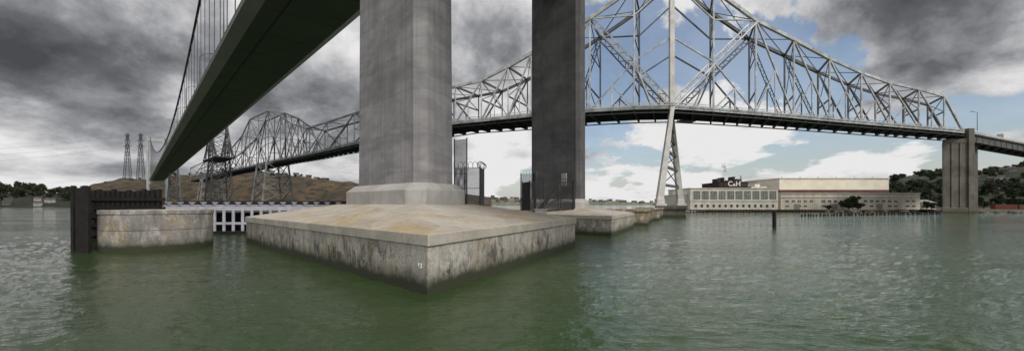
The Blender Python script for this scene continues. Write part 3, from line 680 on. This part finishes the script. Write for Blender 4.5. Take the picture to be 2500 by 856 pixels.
mb=MB(); mb.box(X_(1906),215,.6,X_(2246),244,9.3); make('wall',mb,CREAM,FB)
mb=MB(); mb.box(X_(1906)-.3,214.6,9.3,X_(2246)+.3,244.3,9.75); make('cornice',mb,ROOF,FB)
mb=MB(); mb.box(X_(1906)-.0,214.7,7.35,X_(2246),214.99,7.6); make('ledge',mb,ROOF,FB)
for r_,(z0,z1) in enumerate(((4.9,5.9),(2.4,3.2))):
    for i in range(22):
        x=X_(1918+i*14.7)
        if (i%7)==5 or (r_ and i%3==1): continue
        mb=MB(); mb.box(x,214.9,z0,x+1.7,214.995,z1); make('window',mb,GLASS,FB)
        if r_==0:
            mb=MB(); mb.box(x-.12,214.8,z0-.15,x+1.82,214.99,z0-.01).box(x+.8,214.84,z0,x+.9,214.899,z1); make('window_sill',mb,ROOF,FB)
DG=simple('door_grey',(.3,.28,.24),.7,.1)
for px in (1938,2030,2140):
    mb=MB(); mb.box(X_(px),214.85,.8,X_(px)+3,214.88,3.9); make('loading_door',mb,DG,FB)
q=.246; FC=thing('factory',(X_(2030),246,.8),'large tan metal clad warehouse above a maroon band','factory')
mb=MB(); mb.box(X_(1903),246,.6,X_(2170),290,10.2); make('base_wall',mb,CREAM,FC)
mb=MB(); mb.box(X_(1903)-.1,245.9,10.2,X_(2170)+.1,290,12.4); make('maroon_band',mb,MAROON,FC)
mb=MB(); mb.box(X_(1903),246,12.4,X_(2170),290,19.1); make('upper_wall',mb,UPW,FC)
mb=MB(); mb.box(X_(1903)-.4,245.5,19.1,X_(2170)+.4,290.4,19.5); make('roof',mb,ROOF,FC)
for i in range(6):
    x=X_(1920+i*45); mb=MB(); mb.cyl((x,250,19.5),(x,250,20.4),.4,.4,8); make('roof_vent',mb,ROOF,FC)
q=.252; FD=thing('factory',(X_(1790),252,.8),'dark brick refinery block carrying white rooftop letters','factory')
mb=MB(); mb.box(X_(1756),252,.6,X_(1826),275,17.0); make('wall',mb,BRICK,FD)
mb=MB(); mb.box(X_(1756)-.2,251.8,17.0,X_(1826)+.2,275.2,17.3); make('cornice',mb,BRICK,FD)
for (p0,p1,h_) in ((1758,1766,19.6),(1771,1775,20.4),(1782,1794,18.6),(1798,1801,20.9),(1806,1814,19.3)):
    mb=MB(); mb.box(X_(p0),255,17.3,X_(p1),262,h_); make('roof_equipment',mb,BRICK,FD)
for i in range(8):
    x=X_(1759)+i*2.1; mb=MB(); mb.box(x,251.9,15.2,x+1.1,251.995,16.4); make('window',mb,GLD,FD)
mb=MB(); mb.cyl((X_(1818),256,17.3),(X_(1818),256,21.6),.6,.5,10); make('chimney',mb,WHITEP,FD)
mb=MB(); mb.box(X_(1835),252,.6,X_(1872),270,14.6).box(X_(1848),254,14.6,X_(1860),262,16.2); make('annex_wall',mb,WALLT,FD)
q=.248
SG=thing('rooftop_sign',(X_(1790),248,12.4),'white skeleton rooftop letters reading C&H','sign')
for ch,px,sz in (("C",1783,4.2),("&",1792.5,2.3),("H",1802,4.2)):
    me=text_mesh(ch,sz,.1,.04); me.materials.append(SWM); o=bpy.data.objects.new('letter',me); COL.objects.link(o); o.parent=SG
    o.rotation_euler=(math.radians(90),0,0); o.location=((px-1790)*q,0,2.3)
mb=MB(); o=V(SG["o"]) 
for dx in (-4.5,-2.5,-.5,1.5,3.5,5.5): mb.beam(o+V((dx,.6,-.2)),o+V((dx,.6,6.6)),.14)
for z_ in (2.0,3.6,5.4,6.5): mb.beam(o+V((-4.6,.5,z_)),o+V((5.6,.5,z_)),.14)
make('sign_frame',mb,DKMET,SG)
sm=M('steam'); sm.col((.9,.9,.9)); fz=sm.ramp(sm.noise(sm.pos,.5,5),.35,.7,0,.3); sm.put(sm.b.inputs['Alpha'],fz); sm.rough(1)
mb=MB()
for i in range(14):
    f=i/13; c=V((135-1.5*f+math.sin(i)*.6,258,22.0+f*6.5)); r=.4+f*1.1
    rings=[[c+V((math.cos(a_*6.283/8)*r*math.sin(ph),math.sin(a_*6.283/8)*r*math.sin(ph),-math.cos(ph)*r)) for a_ in range(8)] for ph in (.3,.9,1.57,2.2,2.8)]
    mb.prism(rings)
make('steam_plume',mb,sm.m,origin=(135,258,22),label='thin white steam plume rising from the chimney',category='steam',smooth=True,kind='stuff')
q=.225
mb=MB(); mb.box(X_(2253),225,1,X_(2285),235,4.5); SH=thing('shed',(X_(2265),225,1),'low white shed beside the warehouse','shed'); make('wall',mb,WALLT,SH)
mb=MB(); mb.prism([[V((X_(2251),224.5,4.5)),V((X_(2287),224.5,4.5)),V((X_(2287),235.5,4.5)),V((X_(2251),235.5,4.5))],[V((X_(2251),230,6.3)),V((X_(2287),230,6.3)),V((X_(2287),230.1,6.3)),V((X_(2251),230.1,6.3))]]); make('roof',mb,ROOF,SH)
WH=thing('timber_wharf',(140,200,0),'dark timber wharf on piles below the factory','wharf')
mb=MB(); mb.box(86,198,.75,204,203.5,1.15); make('wharf_deck',mb,simple('old_timber',(.07,.055,.04),.9,.3,1),WH)
mb=MB()
for i in range(79): mb.cyl((86.5+i*1.5,198.3,-1),(86.5+i*1.5,198.3,.74),.22,n=6)
make('wharf_piles',mb,TIMB,WH,kind='stuff')
PL=MB().cyl((44.2,69,-1.5),(44.2,69,2.75),.32,.3,12); PL.cyl((44.2,69,2.2),(44.2,69,2.32),.36,.36,12); make('timber_pile',PL,TIMB,origin=(44.2,69,0),label='single black timber pile with pale cap band in open water',category='pile')
mb=MB(); mb.cyl((0,0,-1),(0,0,.6),.26,.22,8); st=make('timber_stub',mb,TIMB,origin=(0,0,0),label='short rotted pile stub just above the water',category='pile',group='row of rotted pile stubs')
st.location=(92,130,0)
for i in range(1,56):
    f=i/55; x=92+f*(165-92); y=130+f*28; clone(st,(x+random.uniform(-.3,.3),y+random.uniform(-.4,.4),random.uniform(-.1,.4)),0,(1,1,1))
rm=simple('shore_rock',(.13,.12,.10),.9,.4,.8)
import bmesh
bm=bmesh.new(); bmesh.ops.create_icosphere(bm,subdivisions=3,radius=1)
for v_ in bm.verts: v_.co*=1+.35*noise.noise(v_.co*1.7)+.1*noise.noise(v_.co*5); v_.co.z*=.6
rme=bpy.data.meshes.new('rock'); bm.to_mesh(rme); bm.free(); rme.materials.append(rm)
for i in range(44):
    o=bpy.data.objects.new('rock',rme); COL.objects.link(o); x=random.uniform(207,262); y=176+abs(x-226)*.12+random.uniform(-3,3)
    if i<16: x=random.uniform(150,196); y=random.uniform(194,200)
    o.location=(x,y,.2); r=random.uniform(.5,1.5); o.scale=(r*1.4,r,r); o.rotation_euler=(0,0,random.uniform(0,6)); o["label"]="grey brown boulder on the shoreline"; o["category"]="rock"; o["group"]="boulders along the bank"
# ------------------------------------------------------------------ trees
def leafmat(n,a,b):
    m=M(n); oi=m.n('ShaderNodeObjectInfo'); f=m.ramp(m.noise(m.pos,.45,5,.6),.35,.65); c=m.mix(f,a,b)
    c=m.mix(m.math('MULTIPLY',oi.outputs['Random'],.4),c,tuple(x*.6 for x in b)); m.col(c); m.rough(.8); return m.m
LEAF=leafmat('foliage',(.016,.024,.009),(.042,.058,.020)); BARK=simple('bark',(.06,.045,.03),.9,.3,2)
def tree_t(seed,h,r,tall):
    rd=random.Random(seed); T=thing('tree',(0,0,0),'dark green broad crowned tree on the bank','tree','trees along the shores and hillsides')
    mb=MB(); mb.cyl((0,0,-.5),(0,0,h*.5),h*.035,h*.02,7)
    cl=[]
    for i in range(11):
        a=rd.uniform(0,6.28); rr=r*rd.uniform(.1,.75); z=h*rd.uniform(.35,.88); c=V((math.cos(a)*rr,math.sin(a)*rr,z)); cl.append((c,r*rd.uniform(.28,.5)))
        if i<6: mb.cyl((0,0,h*.3),c,h*.014,h*.005,5)
    make('trunk',mb,BARK,T)
    mb=MB()
    for c,cr__ in cl:
        for i in range(80):
            d_=V((rd.gauss(0,1),rd.gauss(0,1),rd.gauss(0,1))).normalized()*cr__*rd.uniform(.55,1.05); d_.z*=.8*tall
            p=c+d_; a=V((rd.gauss(0,1),rd.gauss(0,1),rd.gauss(0,1))).normalized(); b_=a.orthogonal().normalized(); s_=r*rd.uniform(.07,.15); k2=a.cross(b_)
            mb.poly([p+b_*s_,p+k2*s_*.8,p-b_*s_,p-k2*s_*.8],[(0,1,2,3)])
    make('crown',mb,LEAF,T); return T
TT=[tree_t(1,9,4.2,1),tree_t(2,11,4,1.3),tree_t(3,8,4.6,.9)]
first=[True]*3
def tree(x,y,z,s_,lab=None):
    k=random.randrange(3)
    if first[k]: first[k]=False; T=TT[k]; T.location=(x,y,z); T.scale=(s_,s_,s_); T.rotation_euler=(0,0,random.uniform(0,6))
    else: T=clone(TT[k],(x,y,z),random.uniform(0,6),(s_*random.uniform(.85,1.2),s_,s_*random.uniform(.8,1.2)))
    if lab:T["label"]=lab
for px,s_ in ((2058,.5),(2070,.7),(2082,.85),(2094,.55),(2024,.35),(2262,.45),(2274,.5)):
    y=209; tree((px-1250)*.209,y,.6,s_,'leafy dark tree growing in front of the warehouse')
for i in range(175):
    b_=random.uniform(.92,1.30); D=random.choice([random.uniform(300,370),random.uniform(360,560)]); tree(b_*D,D,zr(b_,D)-1.5,random.uniform(.6,1.15))
for i in range(20):
    x=random.uniform(235,330); y=random.uniform(235,290); tree(x,y,.9,random.uniform(.5,.9))
for i in range(60):
    b_=random.uniform(-1.3,-1.07); D=random.uniform(580,700); tree(b_*D,D,zl(b_,D)-1,random.uniform(1.0,1.9),'dark tree in the wood on the far shore')
for i in range(38):
    b_=random.uniform(-1.0,-.42); D=random.uniform(900,960); tree(b_*D,D,zb(b_,D)-1,random.uniform(.5,1.0),'small dark tree on the bluff ridge')
# ------------------------------------------------------------------ houses
def house_t(mat,rm_,lab,w_=10,d_=8,h=5):
    T=thing('house',(0,0,0),lab,'house','houses on the shores and hillsides')
    mb=MB(); mb.box(-w_/2,-d_/2,-2,w_/2,d_/2,h); mb.poly([(-w_/2,-d_/2,h),(-w_/2,d_/2,h),(-w_/2,0,h+2.3)],[(0,1,2)]); mb.poly([(w_/2,-d_/2,h),(w_/2,d_/2,h),(w_/2,0,h+2.3)],[(0,1,2)]); make('wall',mb,mat,T)
    mb=MB(); e=.6
    for sg in (-1,1): mb.poly([(-w_/2-e,sg*(d_/2+e),h-.3),(w_/2+e,sg*(d_/2+e),h-.3),(w_/2+e,0,h+2.4),(-w_/2-e,0,h+2.4),(-w_/2-e,sg*(d_/2+e),h-.1),(w_/2+e,sg*(d_/2+e),h-.1),(w_/2+e,0,h+2.6),(-w_/2-e,0,h+2.6)],[(0,1,2,3),(4,5,6,7),(0,1,5,4),(0,3,7,4),(1,2,6,5)])
    make('roof',mb,rm_,T)
    for x in (-3,0,3):
        mb=MB(); mb.box(x-.7,-d_/2-.08,h-3,x+.7,-d_/2-.01,h-1.4); make('window',mb,GLD,T)
    mb=MB(); mb.box(-1.9,-d_/2-.08,0,-.95,-d_/2-.01,1.95); make('door',mb,MAROON,T)
    return T
RF1=simple('shingle_roof',(.07,.062,.058),.9,.2,1); RF2=simple('tile_roof',(.085,.045,.033),.9,.2,1)
HS=[house_t(simple('house_white',(.36,.35,.33),.8,.08),RF1,'white gabled house with a grey roof'),house_t(simple('house_tan',(.15,.11,.075),.8,.1),RF2,'tan gabled house with a red roof'),house_t(simple('house_grey',(.12,.12,.115),.8,.1),RF1,'grey gabled house with a dark roof')]
hf=[True]*3
def house(x,y,z,s_,r,k=None):
    k=random.randrange(3) if k is None else k
    if hf[k]: hf[k]=False; HS[k].location=(x,y,z); HS[k].scale=(s_,s_,s_); HS[k].rotation_euler=(0,0,r)
    else: clone(HS[k],(x,y,z),r,(s_,s_,s_))
for i in range(20):
    b_=random.uniform(1.10,1.30); D=random.uniform(330,500); house(b_*D,D,zr(b_,D),.6,random.uniform(-1.2,.2))
for i in range(12):
    b_=random.uniform(-1.27,-1.10); D=random.uniform(563,640); house(b_*D,D,zl(b_,D)+.3,.75,random.uniform(.2,1.2),random.choice([1,2,2,0]))
for i in range(60):
    b_=random.choice([random.uniform(-.1,.05),random.uniform(.16,.42)]); D=random.uniform(1550,1950); house(b_*D,D,zf_(b_,D),1.2,random.uniform(-.6,.6))
for i in range(10):
    b_=random.uniform(-.62,-.45); D=930; house(b_*D,D,zb(b_,D),1.1,.5)
CTM=[simple('container_red',(.14,.035,.025),.6,.2),simple('container_rust',(.11,.055,.035),.6,.2)]
for i in range(3):
    x=262+i*13; y=222; T=thing('shipping_container',(x,y,1),'rusty red shipping container on the bank','container','containers on the bank')
    mb=MB(); mb.box(x,y,1.1,x+12,y+2.4,3.6)
    for j in range(30): mb.box(x+.2+j*.39,y-.06,1.2,x+.38+j*.39,y,3.5)
    make('body',mb,CTM[i%2],T)
    mb=MB()
    for cx in (x-.02,x+11.9): mb.box(cx,y-.09,1,cx+.14,y+.06,3.7)
    make('corner_post',mb,CTM[(i+1)%2],T)
    mb=MB(); mb.box(x-.06,y+.1,1.2,x-.01,y+1.15,3.5); make('door',mb,CTM[i%2],T)
print("done",len(bpy.data.objects))
